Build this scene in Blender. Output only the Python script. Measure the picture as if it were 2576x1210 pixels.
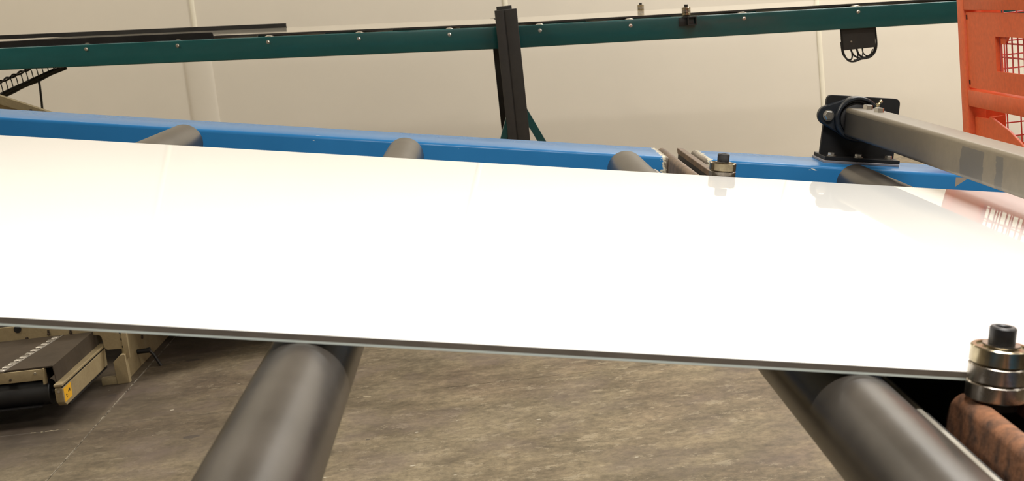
import bpy, bmesh, math, random
from mathutils import Vector, Matrix
random.seed(7)
for o in list(bpy.data.objects):
    bpy.data.objects.remove(o, do_unlink=True)
C = bpy.context.scene.collection
SC = bpy.context.scene
PI = math.pi

# ------------------------------------------------------------------ camera, exposure, lights
EYE = Vector((0.0, 0.0, 1.3))
cam_d = bpy.data.cameras.new('camera')
cam_d.sensor_width = 36.0
cam_d.lens = 3500.0 * 36.0 / 2576.0
cam_d.clip_start = 0.05
cam_d.dof.use_dof = True
cam_d.dof.focus_distance = 2.5
cam_d.dof.aperture_fstop = 26.0
cam = bpy.data.objects.new('camera', cam_d)
C.objects.link(cam)
right = Vector((0.9941, -0.0276, -0.1052))
down = Vector((-0.1084, -0.1675, -0.9799))
fwd = Vector((0.0094, 0.9855, -0.1695))
right.normalize()
fwd = (fwd - right * fwd.dot(right)).normalized()
down = fwd.cross(right).normalized()
R3 = Matrix((right, -down, -fwd)).transposed()
cam.matrix_world = Matrix.Translation(EYE) @ R3.to_4x4()
SC.camera = cam

SC.view_settings.view_transform = 'Standard'
SC.view_settings.look = 'None'
SC.view_settings.gamma = 1.0
SC.view_settings.use_curve_mapping = False
SC.view_settings.exposure = 0.08

world = bpy.data.worlds.new('world')
SC.world = world
world.use_nodes = True
world.node_tree.nodes['Background'].inputs['Color'].default_value = (1.0, 0.95, 0.87, 1)
world.node_tree.nodes['Background'].inputs['Strength'].default_value = 0.05


def lamp(name, loc, sx, sy, power, col=(1.0, 0.93, 0.82)):
    d = bpy.data.lights.new(name, 'AREA')
    d.shape = 'RECTANGLE'
    d.size = sx
    d.size_y = sy
    d.energy = power
    d.color = col
    o = bpy.data.objects.new(name, d)
    C.objects.link(o)
    o.location = loc
    return o


# rows of fluorescent high-bay lamps under the warehouse ceiling; leftmost lamp added to brighten the cage
for x, y, z, sx, sy, p in [(3.0, 7.5, 4.9, 2.6, 1.0, 235), (6.4, 6.5, 4.9, 2.6, 1.0, 190), (-2.5, 7.6, 4.9, 2.6, 1.0, 50),
                           (2.6, 3.2, 4.9, 2.4, 0.35, 70), (0.5, -4.5, 4.9, 2.4, 0.35, 25),
                           (-4.2, 4.5, 4.8, 0.4, 2.4, 190), (0.75, 0.6, 3.0, 1.3, 0.08, 77), (3.4, 0.6, 3.0, 1.3, 0.08, 30)]:
    lamp('ceiling_lamp' if z > 4 else 'trunking_lamp', (x, y, z), sx, sy, p,
         (1.0, 0.93, 0.79) if x < -1 else (1.0, 0.97, 0.915))


# ------------------------------------------------------------------ frames and helpers
def frame(deg):
    """A frame at the eye point turned about the world's Y axis: coordinates (u, v, w)."""
    return Matrix.Translation(EYE) @ Matrix.Rotation(math.radians(deg), 4, 'Y')


FW = frame(0.0)          # level: walls, floor, cage, low machine
FB = frame(9.617)        # the tilted blue roller conveyor
FG = frame(3.68)         # the slightly tilted green conveyor, left of its post
PIV = Vector((0.141, 0.0, -0.1072))
FGR = FG @ Matrix.Translation(PIV) @ Matrix.Rotation(math.radians(-0.84), 4, 'Y') @ Matrix.Translation(-PIV)  # right of it


def root(name, F, p, label, cat, group=None):
    o = bpy.data.objects.new(name, None)
    o.empty_display_size = 0.1
    C.objects.link(o)
    o.matrix_world = F @ Matrix.Translation(Vector(p))
    o['label'] = label
    o['category'] = cat
    if group:
        o['group'] = group
    return o


WORLD = {}


def wm(o):
    """world matrix without a depsgraph update"""
    m = o.matrix_basis.copy()
    if o.parent:
        m = wm(o.parent) @ m
    return m


class MB:
    """collects shapes in a frame's coordinates; build() links them as ONE mesh object"""

    def __init__(self):
        self.bm = bmesh.new()

    def _mi(self, faces, mi):
        if mi:
            for f in faces:
                f.material_index = mi

    def box(self, lo, hi, bev=0.0, seg=2, mi=0):
        lo = Vector(lo)
        hi = Vector(hi)
        b = bmesh.new()
        bmesh.ops.create_cube(b, size=1.0)
        bmesh.ops.scale(b, vec=hi - lo, verts=b.verts)
        bmesh.ops.translate(b, vec=(lo + hi) / 2, verts=b.verts)
        if bev:
            bmesh.ops.bevel(b, geom=b.edges[:], offset=bev, segments=seg, affect='EDGES', profile=0.5)
        self._mi(b.faces, mi)
        self._add(b)
        return self

    def _add(self, b):
        me = bpy.data.meshes.new('t')
        b.to_mesh(me)
        b.free()
        self.bm.from_mesh(me)
        bpy.data.meshes.remove(me)

    def prism(self, pts, axis, a, b_, bev=0.0, mi=0, seg=1):
        """polygon pts (2D) extruded along axis ('x','y','z') from a to b_"""
        def P(p, t):
            return {'x': (t, p[0], p[1]), 'y': (p[0], t, p[1]), 'z': (p[0], p[1], t)}[axis]
        b = bmesh.new()
        v0 = [b.verts.new(P(p, a)) for p in pts]
        v1 = [b.verts.new(P(p, b_)) for p in pts]
        n = len(pts)
        b.faces.new(v0)
        b.faces.new(v1[::-1])
        for i in range(n):
            b.faces.new((v0[i], v1[i], v1[(i + 1) % n], v0[(i + 1) % n]))
        bmesh.ops.recalc_face_normals(b, faces=b.faces)
        if bev:
            ee = [e for e in b.edges if e.calc_face_angle(0) > 0.3]
            bmesh.ops.bevel(b, geom=ee, offset=bev, segments=seg, affect='EDGES', profile=0.5)
        self._mi(b.faces, mi)
        self._add(b)
        return self

    def lathe(self, prof, c=(0, 0, 0), axis='z', seg=32, mi=0, closed=True):
        """profile [(r, h)...] turned about an axis through c"""
        b = bmesh.new()
        rings = []

        def P(r, h, t):
            x, y = r * math.cos(t), r * math.sin(t)
            q = {'z': (x, y, h), 'y': (x, h, y), 'x': (h, x, y)}[axis]
            return Vector(q) + Vector(c)
        for r, h in prof:
            if r < 1e-6:
                rings.append([b.verts.new(P(0, h, 0))])
            else:
                rings.append([b.verts.new(P(r, h, 2 * PI * k / seg)) for k in range(seg)])
        for a, d in zip(rings, rings[1:]):
            for k in range(seg):
                q = (k + 1) % seg
                if len(a) == 1 and len(d) == 1:
                    continue
                if len(a) == 1:
                    b.faces.new((a[0], d[k], d[q]))
                elif len(d) == 1:
                    b.faces.new((a[k], a[q], d[0]))
                else:
                    b.faces.new((a[k], a[q], d[q], d[k]))
        bmesh.ops.recalc_face_normals(b, faces=b.faces)
        self._mi(b.faces, mi)
        self._add(b)
        return self

    def cyl(self, c, r, h0, h1, axis='z', seg=24, ch=0.0, mi=0):
        ch = min(ch, r * 0.5)
        if ch:
            pr = [(0, h0), (r - ch, h0), (r, h0 + ch), (r, h1 - ch), (r - ch, h1), (0, h1)]
        else:
            pr = [(0, h0), (r, h0), (r, h1), (0, h1)]
        return self.lathe(pr, c, axis, seg, mi)

    def hexa(self, c, r, h0, h1, axis='z', mi=0):
        return self.cyl(c, r, h0, h1, axis, 6, r * 0.1, mi)

    def tube(self, path, r, seg=8, mi=0, caps=True):
        pts = [Vector(p) for p in path]
        b = bmesh.new()
        rings = []
        up = Vector((0.13, 0.2, 0.97))
        for i, p in enumerate(pts):
            t = (pts[min(i + 1, len(pts) - 1)] - pts[max(i - 1, 0)]).normalized()
            n = up - t * up.dot(t)
            if n.length < 1e-3:
                n = Vector((1, 0, 0)) - t * t.x
            n.normalize()
            up = n
            m = t.cross(n)
            rings.append([b.verts.new(p + (n * math.cos(2 * PI * k / seg) + m * math.sin(2 * PI * k / seg)) * r)
                          for k in range(seg)])
        for a, d in zip(rings, rings[1:]):
            for k in range(seg):
                q = (k + 1) % seg
                b.faces.new((a[k], a[q], d[q], d[k]))
        if caps:
            b.faces.new(rings[0][::-1])
            b.faces.new(rings[-1])
        bmesh.ops.recalc_face_normals(b, faces=b.faces)
        self._mi(b.faces, mi)
        self._add(b)
        return self

    def build(self, name, mats, F, parent=None, local=None, smooth=35, label=None, kind=None):
        """F: frame in which the shapes were given. local: a point of that frame to use as origin."""
        if not isinstance(mats, (list, tuple)):
            mats = [mats]
        M = F.copy()
        if local is not None:
            o_m = F @ Matrix.Translation(Vector(local))
        elif parent is not None:
            o_m = wm(parent)
        else:
            o_m = F @ Matrix.Translation(self._centre())
        self.bm.transform(o_m.inverted() @ M)
        me = bpy.data.meshes.new(name)
        self.bm.to_mesh(me)
        self.bm.free()
        for m in mats:
            me.materials.append(m)
        if smooth:
            for p in me.polygons:
                p.use_smooth = True
            me.set_sharp_from_angle(angle=math.radians(smooth))
        o = bpy.data.objects.new(name, me)
        C.objects.link(o)
        if parent is not None:
            o.parent = parent
            o.matrix_basis = wm(parent).inverted() @ o_m
        else:
            o.matrix_basis = o_m
        if label:
            o['label'] = label
        if kind:
            o['kind'] = kind
        return o

    def _centre(self):
        vs = [v.co for v in self.bm.verts]
        lo = Vector((min(v.x for v in vs), min(v.y for v in vs), min(v.z for v in vs)))
        hi = Vector((max(v.x for v in vs), max(v.y for v in vs), max(v.z for v in vs)))
        return Vector(((lo.x + hi.x) / 2, (lo.y + hi.y) / 2, lo.z))


def dup(o, F, p, parent):
    """a copy of one part with its sub-parts at point p of frame F (shares mesh data)"""
    c = o.copy()
    C.objects.link(c)
    c.parent = parent
    c.matrix_basis = wm(parent).inverted() @ (F @ Matrix.Translation(Vector(p)))
    for ch in list(o.children):
        d = ch.copy()
        C.objects.link(d)
        d.parent = c
        d.matrix_basis = ch.matrix_basis.copy()
    return c


def tag(o, label, cat, group=None):
    o['label'] = label
    o['category'] = cat
    if group:
        o['group'] = group
    return o


# ------------------------------------------------------------------ materials
class NT:
    def __init__(self, name, rough=0.5, metal=0.0, base=(0.5, 0.5, 0.5), spec=0.5, coat=0.0):
        self.m = bpy.data.materials.new(name)
        self.m.use_nodes = True
        self.t = self.m.node_tree
        self.b = self.t.nodes['Principled BSDF']
        self.b.inputs['Base Color'].default_value = (*base, 1)
        self.b.inputs['Roughness'].default_value = rough
        self.b.inputs['Metallic'].default_value = metal
        self.b.inputs['Specular IOR Level'].default_value = spec
        self.b.inputs['Coat Weight'].default_value = coat
        self.b.inputs['Coat Roughness'].default_value = 0.08
        self.tc = None

    def node(self, kind, **kw):
        n = self.t.nodes.new(kind)
        for k, v in kw.items():
            setattr(n, k, v)
        return n

    def link(self, a, b):
        self.t.links.new(a, b)

    def coord(self, scale=(1, 1, 1)):
        if self.tc is None:
            self.tc = self.node('ShaderNodeTexCoord')
        mp = self.node('ShaderNodeMapping')
        mp.inputs['Scale'].default_value = scale
        self.link(self.tc.outputs['Object'], mp.inputs['Vector'])
        return mp.outputs['Vector']

    def noise(self, scale=5, detail=4, rough=0.6, stretch=(1, 1, 1)):
        n = self.node('ShaderNodeTexNoise')
        n.inputs['Scale'].default_value = scale
        n.inputs['Detail'].default_value = detail
        n.inputs['Roughness'].default_value = rough
        self.link(self.coord(stretch), n.inputs['Vector'])
        return n.outputs['Fac']

    def ramp(self, fac, stops):
        r = self.node('ShaderNodeValToRGB')
        e = r.color_ramp.elements
        while len(e) < len(stops):
            e.new(0.5)
        for k, (p, c) in enumerate(stops):
            e[k].position = p
            e[k].color = (*c, 1) if len(c) == 3 else c
        self.link(fac, r.inputs['Fac'])
        return r.outputs['Color']

    def mix(self, fac, a, b, mode='MIX'):
        n = self.node('ShaderNodeMix', data_type='RGBA', blend_type=mode)
        for s, v in ((n.inputs[0], fac), (n.inputs[6], a), (n.inputs[7], b)):
            if hasattr(v, 'default_value') or hasattr(v, 'is_linked'):
                self.link(v, s)
            elif isinstance(v, (int, float)):
                s.default_value = v
            else:
                s.default_value = (*v, 1)
        return n.outputs[2]

    def math(self, op, a, b=0.0, clamp=False):
        n = self.node('ShaderNodeMath', operation=op, use_clamp=clamp)
        for s, v in ((n.inputs[0], a), (n.inputs[1], b)):
            if isinstance(v, (int, float)):
                s.default_value = v
            else:
                self.link(v, s)
        return n.outputs[0]

    def xyz(self):
        s = self.node('ShaderNodeSeparateXYZ')
        self.link(self.coord(), s.inputs[0])
        return s.outputs

    def color(self, c):
        self.link(c, self.b.inputs['Base Color'])
        return self

    def rough(self, r):
        self.link(r, self.b.inputs['Roughness'])
        return self

    def bump(self, h, strength=0.2, dist=0.01):
        n = self.node('ShaderNodeBump')
        n.inputs['Strength'].default_value = strength
        n.inputs['Distance'].default_value = dist
        self.link(h, n.inputs['Height'])
        self.link(n.outputs['Normal'], self.b.inputs['Normal'])
        return self


BW = lambda v: (v, v, v)


def plain(name, base, rough=0.5, metal=0.0, var=0.15, scale=30, spec=0.5, coat=0.0, stretch=(1, 1, 1)):
    n = NT(name, rough, metal, base, spec, coat)
    f = n.noise(scale, 4, 0.6, stretch)
    lo = tuple(c * (1 - var) for c in base)
    hi = tuple(min(1, c * (1 + var)) for c in base)
    n.color(n.ramp(f, [(0.3, lo), (0.7, hi)]))
    return n.m


def smudged(name, base, alt, rough=0.4, metal=0.0, scale=6, fine=60, spec=0.5, stretch=(1, 1, 1), bump=0.0):
    n = NT(name, rough, metal, base, spec)
    a = n.noise(scale, 5, 0.65, stretch)
    c = n.ramp(a, [(0.38, base), (0.66, alt)])
    f = n.noise(fine, 3, 0.6)
    c = n.mix(0.35, c, n.ramp(f, [(0.3, BW(0.55)), (0.7, BW(1.0))]), 'MULTIPLY')
    n.color(c)
    n.rough(n.math('ADD', n.math('MULTIPLY', a, 0.25), rough - 0.12))
    if bump:
        n.bump(f, bump, 0.002)
    return n.m


M = {}
M['wall'] = plain('wall_paint', (0.70, 0.645, 0.555), 0.65, var=0.02, scale=1.5)
M['trim'] = plain('trim_paint', (0.80, 0.75, 0.62), 0.5, var=0.02)
M['ceiling'] = plain('ceiling_paint', (0.75, 0.72, 0.66), 0.9, var=0.02)
M['white_face'] = plain('white_gloss_face', (0.90, 0.895, 0.875), 0.02, var=0.01, scale=3)
M['core'] = plain('sheet_edge_core', (0.19, 0.160, 0.130), 0.6, var=0.15, scale=40)
M['core_dark'] = plain('dark_board_edge', (0.03, 0.024, 0.022), 0.6, var=0.15, scale=40)
M['glass_edge'] = plain('pale_green_glass_edge', (0.86, 0.95, 0.90), 0.2, var=0.03)
M['board_face'] = plain('cream_gloss_board', (0.78, 0.72, 0.60), 0.03, var=0.02, scale=4)
M['black'] = smudged('black_paint', (0.009, 0.0085, 0.009), (0.015, 0.0145, 0.0145), 0.5, spec=0.28)
M['black_matte'] = smudged('black_matte_steel', (0.018, 0.016, 0.015), (0.030, 0.026, 0.023), 0.65)
M['rubber'] = smudged('black_rubber', (0.008, 0.008, 0.009), (0.016, 0.016, 0.016), 0.45)
M['zinc'] = plain('zinc_plated_bolt', (0.62, 0.60, 0.56), 0.28, 1.0, var=0.1, scale=200)
M['brass'] = plain('brass_fitting', (0.66, 0.56, 0.36), 0.25, 1.0, var=0.1, scale=200)
M['oxide'] = plain('black_oxide_screw', (0.018, 0.017, 0.018), 0.45, var=0.2, scale=200)
M['bearing_gold'] = smudged('bearing_steel_golden', (0.50, 0.43, 0.29), (0.30, 0.25, 0.17), 0.22, 1.0, 60, 300)
M['bearing_grey'] = smudged('bearing_steel_grey', (0.46, 0.42, 0.37), (0.27, 0.24, 0.20), 0.26, 1.0, 60, 300)
M['housing'] = smudged('cast_bearing_housing', (0.012, 0.015, 0.020), (0.020, 0.024, 0.031), 0.36, spec=0.4)
M['shim'] = plain('grey_shim_plate', (0.30, 0.28, 0.29), 0.4, 0.4, var=0.1)
M['rust'] = smudged('rusty_brown_steel', (0.29, 0.130, 0.066), (0.080, 0.046, 0.032), 0.7, 0.0, 75, 240, 0.3, (1.0, 1.0, 0.7), bump=0.25)
M['rust_pale'] = smudged('pale_rusty_steel', (0.205, 0.135, 0.085), (0.115, 0.085, 0.062), 0.6, 0.0, 30, 200, 0.4, bump=0.15)
M['bare_edge'] = plain('bare_steel_edge', (0.30, 0.275, 0.23), 0.45, 0.3, var=0.12, scale=80)
M['orange'] = smudged('orange_cage_paint', (0.94, 0.180, 0.058), (0.88, 0.155, 0.048), 0.45, 0.0, 4, 90)
M['red_wire'] = plain('red_mesh_wire', (0.62, 0.115, 0.105), 0.5, var=0.1)
M['hole'] = plain('dark_hole', (0.06, 0.008, 0.004), 0.9, var=0.1)
M['beige'] = smudged('beige_machine_paint', (0.36, 0.285, 0.16), (0.31, 0.24, 0.13), 0.5, 0.0, 8, 120)
M['beige_dark'] = smudged('olive_beige_paint', (0.235, 0.190, 0.105), (0.205, 0.165, 0.09), 0.55, 0.0, 8, 120)
M['bed'] = smudged('brown_bed_sheet', (0.062, 0.046, 0.032), (0.048, 0.036, 0.025), 0.6, 0.0, 8, 160, 0.3)
M['alloy'] = plain('aluminium_lacing', (0.50, 0.47, 0.42), 0.4, 0.7, var=0.25, scale=60)
M['yellow'] = plain('yellow_sticker', (0.80, 0.43, 0.02), 0.5, var=0.05)
M['ink'] = plain('sticker_ink', (0.05, 0.03, 0.01), 0.6, var=0.1)
M['pale_roller'] = plain('pale_roller_tube', (0.48, 0.44, 0.36), 0.35, 0.6, var=0.1)
M['dark_hole'] = plain('black_hole', (0.01, 0.008, 0.006), 0.9, var=0.1)
M['dark_bolt'] = plain('dark_bolt', (0.08, 0.06, 0.045), 0.5, 0.5, var=0.2)

# dark steel roller tube: satin with turned bands along its length
n = NT('dark_roller_tube', 0.36, 0.0, (0.1, 0.09, 0.08), 0.3)
a = n.noise(7, 5, 0.6, (1, 1, 1))
band = n.noise(9, 3, 0.6, (0.02, 1.0, 0.02))
c = n.ramp(a, [(0.32, (0.029, 0.025, 0.0215)), (0.70, (0.058, 0.0495, 0.042))])
c = n.mix(0.55, c, n.ramp(band, [(0.38, BW(0.62)), (0.62, BW(1.12))]), 'MULTIPLY')
n.color(c)
n.rough(n.math('ADD', n.math('MULTIPLY', band, 0.16), 0.22))
M['roller'] = n.m

# blue enamel with chipped edges (chips sit along the top front arris, around the cut-out and at one nick)
n = NT('blue_enamel', 0.26, 0.0, (0.05, 0.2, 0.42), 0.16, 0.0)
x, y, z = n.xyz()
var = n.noise(5, 4, 0.6)
blue = n.ramp(var, [(0.3, (0.022, 0.160, 0.390)), (0.7, (0.028, 0.185, 0.440))])
edge = n.math('MULTIPLY', n.math('GREATER_THAN', z, -0.0085), n.math('LESS_THAN', y, 0.012))
chip = n.math('GREATER_THAN', n.noise(26, 5, 0.7, (0.35, 1, 1)), 0.655)
m1 = n.math('MULTIPLY', edge, chip)
jag = n.math('MULTIPLY', n.math('SUBTRACT', n.noise(110, 4, 0.7), 0.5), 0.030)
dx = n.math('ABSOLUTE', n.math('SUBTRACT', x, 0.3935))
pale = n.math('LESS_THAN', n.math('ADD', dx, jag), 0.044)
bare = n.math('LESS_THAN', n.math('ADD', dx, jag), 0.0385)
nx = n.math('SUBTRACT', x, 0.876)
tri = n.math('MULTIPLY', n.math('GREATER_THAN', nx, 0.0),
             n.math('MULTIPLY', n.math('LESS_THAN', n.math('ADD', nx, n.math('MULTIPLY', z, -1.35)), 0.031),
                    n.math('LESS_THAN', z, -0.0055)))
tri = n.math('MULTIPLY', tri, n.math('LESS_THAN', nx, 0.03))
col = n.mix(m1, blue, (0.62, 0.66, 0.62))
col = n.mix(pale, col, (0.60, 0.56, 0.43))
col = n.mix(bare, col, (0.20, 0.165, 0.13))
col = n.mix(tri, col, (0.30, 0.25, 0.20))
n.color(col)
M['blue'] = n.m

# green-teal enamel
n = NT('teal_enamel', 0.2, 0.0, (0.01, 0.06, 0.06), 0.5, 0.2)
var = n.noise(3, 5, 0.7, (0.5, 1, 2))
n.color(n.ramp(var, [(0.3, (0.0070, 0.072, 0.078)), (0.7, (0.011, 0.098, 0.104))]))
M['teal'] = n.m

# square steel shaft: brownish with dirty patches, shade toward the bearing painted dark
n = NT('square_shaft_steel', 0.42, 0.0, (0.2, 0.17, 0.13), 0.5)
x, y, z = n.xyz()
a = n.noise(5, 5, 0.65, (1, 0.6, 1))
col = n.ramp(a, [(0.35, (0.158, 0.128, 0.088)), (0.68, (0.200, 0.166, 0.112))])
fine = n.noise(70, 4, 0.65)
col = n.mix(0.4, col, n.ramp(fine, [(0.3, BW(0.7)), (0.7, BW(1.05))]), 'MULTIPLY')
yj = n.math('ADD', y, n.math('MULTIPLY', n.math('SUBTRACT', n.noise(50, 3, 0.6), 0.5), 0.03))
p1 = n.math('LESS_THAN', n.math('ABSOLUTE', n.math('SUBTRACT', yj, -0.635)), 0.042)
p2 = n.math('LESS_THAN', n.math('ABSOLUTE', n.math('SUBTRACT', yj, -0.735)), 0.014)
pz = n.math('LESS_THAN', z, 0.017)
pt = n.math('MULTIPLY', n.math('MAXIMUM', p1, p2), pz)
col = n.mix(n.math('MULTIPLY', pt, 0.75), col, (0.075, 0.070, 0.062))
end_shade = n.math('MULTIPLY', n.math('ADD', n.math('ADD', y, 0.52), n.math('MULTIPLY', n.math('SUBTRACT', a, 0.5), 0.25)), 2.6, True)
col = n.mix(n.math('MULTIPLY', end_shade, n.math('ADD', n.math('MULTIPLY', pz, 0.70), 0.28)), col, (0.022, 0.019, 0.016))
n.color(col)
M['shaft'] = n.m

# stained concrete floor (object coordinates = metres on the floor)
n = NT('stained_concrete', 0.62, 0.0, (0.2, 0.17, 0.13), 0.35)
x, y, z = n.xyz()
big = n.noise(0.9, 5, 0.62)
mid = n.noise(5.5, 6, 0.68, (0.75, 1.25, 1))
col = n.ramp(big, [(0.32, (0.175, 0.130, 0.088)), (0.5, (0.225, 0.182, 0.116)), (0.68, (0.265, 0.222, 0.148))])
col = n.mix(0.8, col, n.ramp(mid, [(0.33, BW(0.50)), (0.5, BW(0.96)), (0.68, BW(1.45))]), 'MULTIPLY')
col = n.mix(0.7, col, n.ramp(n.noise(34, 6, 0.75), [(0.34, BW(0.50)), (0.66, BW(1.45))]), 'MULTIPLY')
scuff = n.math('MULTIPLY', n.math('GREATER_THAN', n.noise(15, 6, 0.8, (0.8, 1.2, 1)), 0.575),
               n.math('GREATER_THAN', n.noise(1.7, 4, 0.65), 0.47))
col = n.mix(n.math('MULTIPLY', scuff, 0.50), col, (0.42, 0.36, 0.255))
# concrete coloured darker toward the belt machine, broken up by noise
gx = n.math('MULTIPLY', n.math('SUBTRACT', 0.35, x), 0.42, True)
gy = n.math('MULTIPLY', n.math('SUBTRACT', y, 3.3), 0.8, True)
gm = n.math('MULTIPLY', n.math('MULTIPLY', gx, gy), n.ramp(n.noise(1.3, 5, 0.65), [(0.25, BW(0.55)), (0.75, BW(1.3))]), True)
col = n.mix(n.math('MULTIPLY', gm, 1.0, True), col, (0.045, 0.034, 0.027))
purple = n.ramp(n.noise(3.1, 4, 0.6), [(0.5, BW(0.0)), (0.72, BW(0.6))])
col = n.mix(purple, col, (0.155, 0.120, 0.105))
vor = n.node('ShaderNodeTexVoronoi')
vor.inputs['Scale'].default_value = 7.5
vor.inputs['Randomness'].default_value = 1.0
n.link(n.coord((0.62, 1.0, 1)), vor.inputs['Vector'])
sx = n.node('ShaderNodeSeparateXYZ')
n.link(vor.outputs['Color'], sx.inputs[0])
rad = n.math('MULTIPLY', n.math('SUBTRACT', sx.outputs[0], 0.70), 0.46)
spot = n.math('LESS_THAN', n.math('ADD', vor.outputs['Distance'],
                                  n.math('MULTIPLY', n.math('SUBTRACT', n.noise(60, 3, 0.6), 0.5), 0.10)), rad)
col = n.mix(n.math('MULTIPLY', spot, 0.72), col, (0.060, 0.050, 0.045))
fl = n.node('ShaderNodeTexVoronoi')
fl.inputs['Scale'].default_value = 26
n.link(n.coord((0.6, 1, 1)), fl.inputs['Vector'])
sx2 = n.node('ShaderNodeSeparateXYZ')
n.link(fl.outputs['Color'], sx2.inputs[0])
fr = n.math('MULTIPLY', n.math('SUBTRACT', sx2.outputs[0], 0.93), 2.0)
fleck = n.math('LESS_THAN', fl.outputs['Distance'], fr)
col = n.mix(n.math('MULTIPLY', fleck, 0.8), col, (0.50, 0.46, 0.38))
# crumbled arrises along the two saw-cut joints
jn = n.math('MULTIPLY', n.math('SUBTRACT', n.noise(38, 4, 0.7), 0.42), 0.05)
jx = n.math('LESS_THAN', n.math('ABSOLUTE', n.math('SUBTRACT', x, -1.464)), n.math('ADD', n.math('MULTIPLY', jn, 0.45), 0.001))
col = n.mix(n.math('MULTIPLY', jx, 0.5), col, (0.42, 0.37, 0.29))
jy = n.math('MULTIPLY', n.math('LESS_THAN', n.math('ABSOLUTE', n.math('SUBTRACT', y, 4.70)), jn),
            n.math('GREATER_THAN', n.noise(5, 3, 0.6), 0.56))
col = n.mix(n.math('MULTIPLY', jy, 0.75), col, (0.42, 0.36, 0.25))
n.color(col)
n.rough(n.math('ADD', n.math('MULTIPLY', mid, 0.3), 0.42))
n.bump(mid, 0.12, 0.01)
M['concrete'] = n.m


# ------------------------------------------------------------------ the room
def struct(name, mb, mat, F=FW, local=(0, 0, 0)):
    o = mb.build(name, mat, F, None, local, smooth=None)
    o['kind'] = 'structure'
    return o


X0, X1, Y0, Y1, ZC = -7.5, 8.0, -7.0, 9.66, 5.4 - 1.3
H = 1.3
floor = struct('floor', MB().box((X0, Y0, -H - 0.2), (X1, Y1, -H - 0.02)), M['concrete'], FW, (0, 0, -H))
JX, JY, G = -1.464, 4.70, 0.0015
for (a, b) in ((X0, JX - G), (JX + G, X1)):
    for (c_, d_) in ((Y0, JY - G), (JY + G, Y1)):
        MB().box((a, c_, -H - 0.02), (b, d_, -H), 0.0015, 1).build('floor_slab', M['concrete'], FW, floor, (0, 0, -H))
struct('wall_back', MB().box((X0, Y1, -H - 0.2), (X1, Y1 + 0.15, ZC)), M['wall'])
struct('wall_left', MB().box((X0 - 0.15, Y0, -H - 0.2), (X0, Y1 + 0.15, ZC)), M['wall'])
struct('wall_right', MB().box((X1, Y0, -H - 0.2), (X1 + 0.15, Y1 + 0.15, ZC)), M['wall'])
struct('wall_front', MB().box((X0 - 0.15, Y0 - 0.15, -H - 0.2), (X1 + 0.15, Y0, ZC)), M['wall'])
struct('ceiling', MB().box((X0 - 0.15, Y0 - 0.15, ZC), (X1 + 0.15, Y1 + 0.15, ZC + 0.15)), M['ceiling'])
# panel joint covers on the back wall
for i, xc in enumerate((-1.902, 0.219, 2.355)):
    mb = MB()
    pts = [(xc - 0.017, Y1)] + [(xc + 0.017 * math.cos(t), Y1 - 0.011 * math.sin(t) ** 0.7)
                                for t in [PI * k / 8 for k in range(7, 0, -1)]] + [(xc + 0.017, Y1)]
    mb.prism(pts, 'z', -H, ZC)
    o = mb.build('trim_%d' % (i + 1), M['trim'], FW, None, (xc, Y1, -H))
    o['kind'] = 'structure'
# a wide rounded cover over the lower part of the left joint
mb = MB()
pts = [(-2.012, Y1)] + [(-1.917 + 0.095 * math.cos(t), Y1 - 0.018 * math.sin(t) ** 0.8)
                        for t in [PI * k / 16 for k in range(15, 0, -1)]] + [(-1.822, Y1)]
mb.prism(pts, 'z', -H, -0.13)
o = mb.build('trim_4', M['wall'], FW, None, (-1.917, Y1, -H))
o['kind'] = 'structure'

# ------------------------------------------------------------------ blue roller conveyor
TOPW = -0.229            # top of the white sheet, below eye level
RT = -0.2352             # top of the rollers = underside of the sheet
RC = RT - 0.0328
conv = root('roller_conveyor', FB, (-0.1, 1.5, -1.05),
            'tilted blue steel conveyor frame with dark rollers under the large white sheet', 'conveyor')


def rail(v0, v1, notch):
    """box rail from u=-1.25 to 1.08, cut out where the guide bracket crosses it"""
    mb = MB()
    a, b = notch
    wt, wn, wb = -0.2445, -0.315, -0.392
    pts = [(-1.25, wb), (1.08, wb), (1.08, wt), (b, wt), (b, wn), (a, wn), (a, wt), (-1.25, wt)]
    mb.prism(pts, 'y', v0, v1, 0.006, seg=3)
    return mb


rail(2.44, 2.60, (0.3625, 0.4245)).build('side_rail', M['blue'], FB, conv, (0, 2.44, -0.2445))
rail(0.30, 0.46, (0.3425, 0.4045)).build('side_rail', M['blue'], FB, conv, (0, 0.30, -0.2445))
for u, v in ((-1.17, 2.52), (1.0, 2.52), (-1.17, 0.38), (1.0, 0.38)):
    p = FW.inverted() @ (FB @ Vector((u, v, -0.37)))
    mb = MB().box((p.x - 0.04, p.y - 0.04, -H + 0.008), (p.x + 0.04, p.y + 0.04, p.z), 0.004)
    mb.box((p.x - 0.075, p.y - 0.06, -H), (p.x + 0.075, p.y + 0.06, -H + 0.008), 0.002)
    mb.build('leg', M['blue'], FW, conv)

# rollers
rp = [(0, -0.985), (0.010, -0.985), (0.010, -0.955), (0.026, -0.9535), (0.0315, -0.953), (0.0328, -0.951)]
rp = rp + [(0.0328, -0.5), (0.0328, 0.0), (0.0328, 0.5)] + [(r, -h) for r, h in rp[::-1]]
RV = 1.460
r0 = MB().lathe(rp, (-0.103, RV, RC), 'y', 64).build('roller', M['roller'], FB, conv, (-0.103, RV, RC), smooth=30)
for u in (-0.865, -0.484, 0.283, 0.688):
    dup(r0, FB, (u, RV, RC), conv)


def ring_profile(h):
    R = 0.020
    c = 0.0009
    return [(0.0085, 0), (0.0115, 0), (0.0115, 0.0008), (0.0163, 0.0008), (0.0163, 0), (R - c, 0), (R, c),
            (R, h - c), (R - c, h), (0.0163, h), (0.0163, h - 0.0012), (0.0115, h - 0.0012), (0.0115, h), (0.0085, h),
            (0.0085, 0)]


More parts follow.
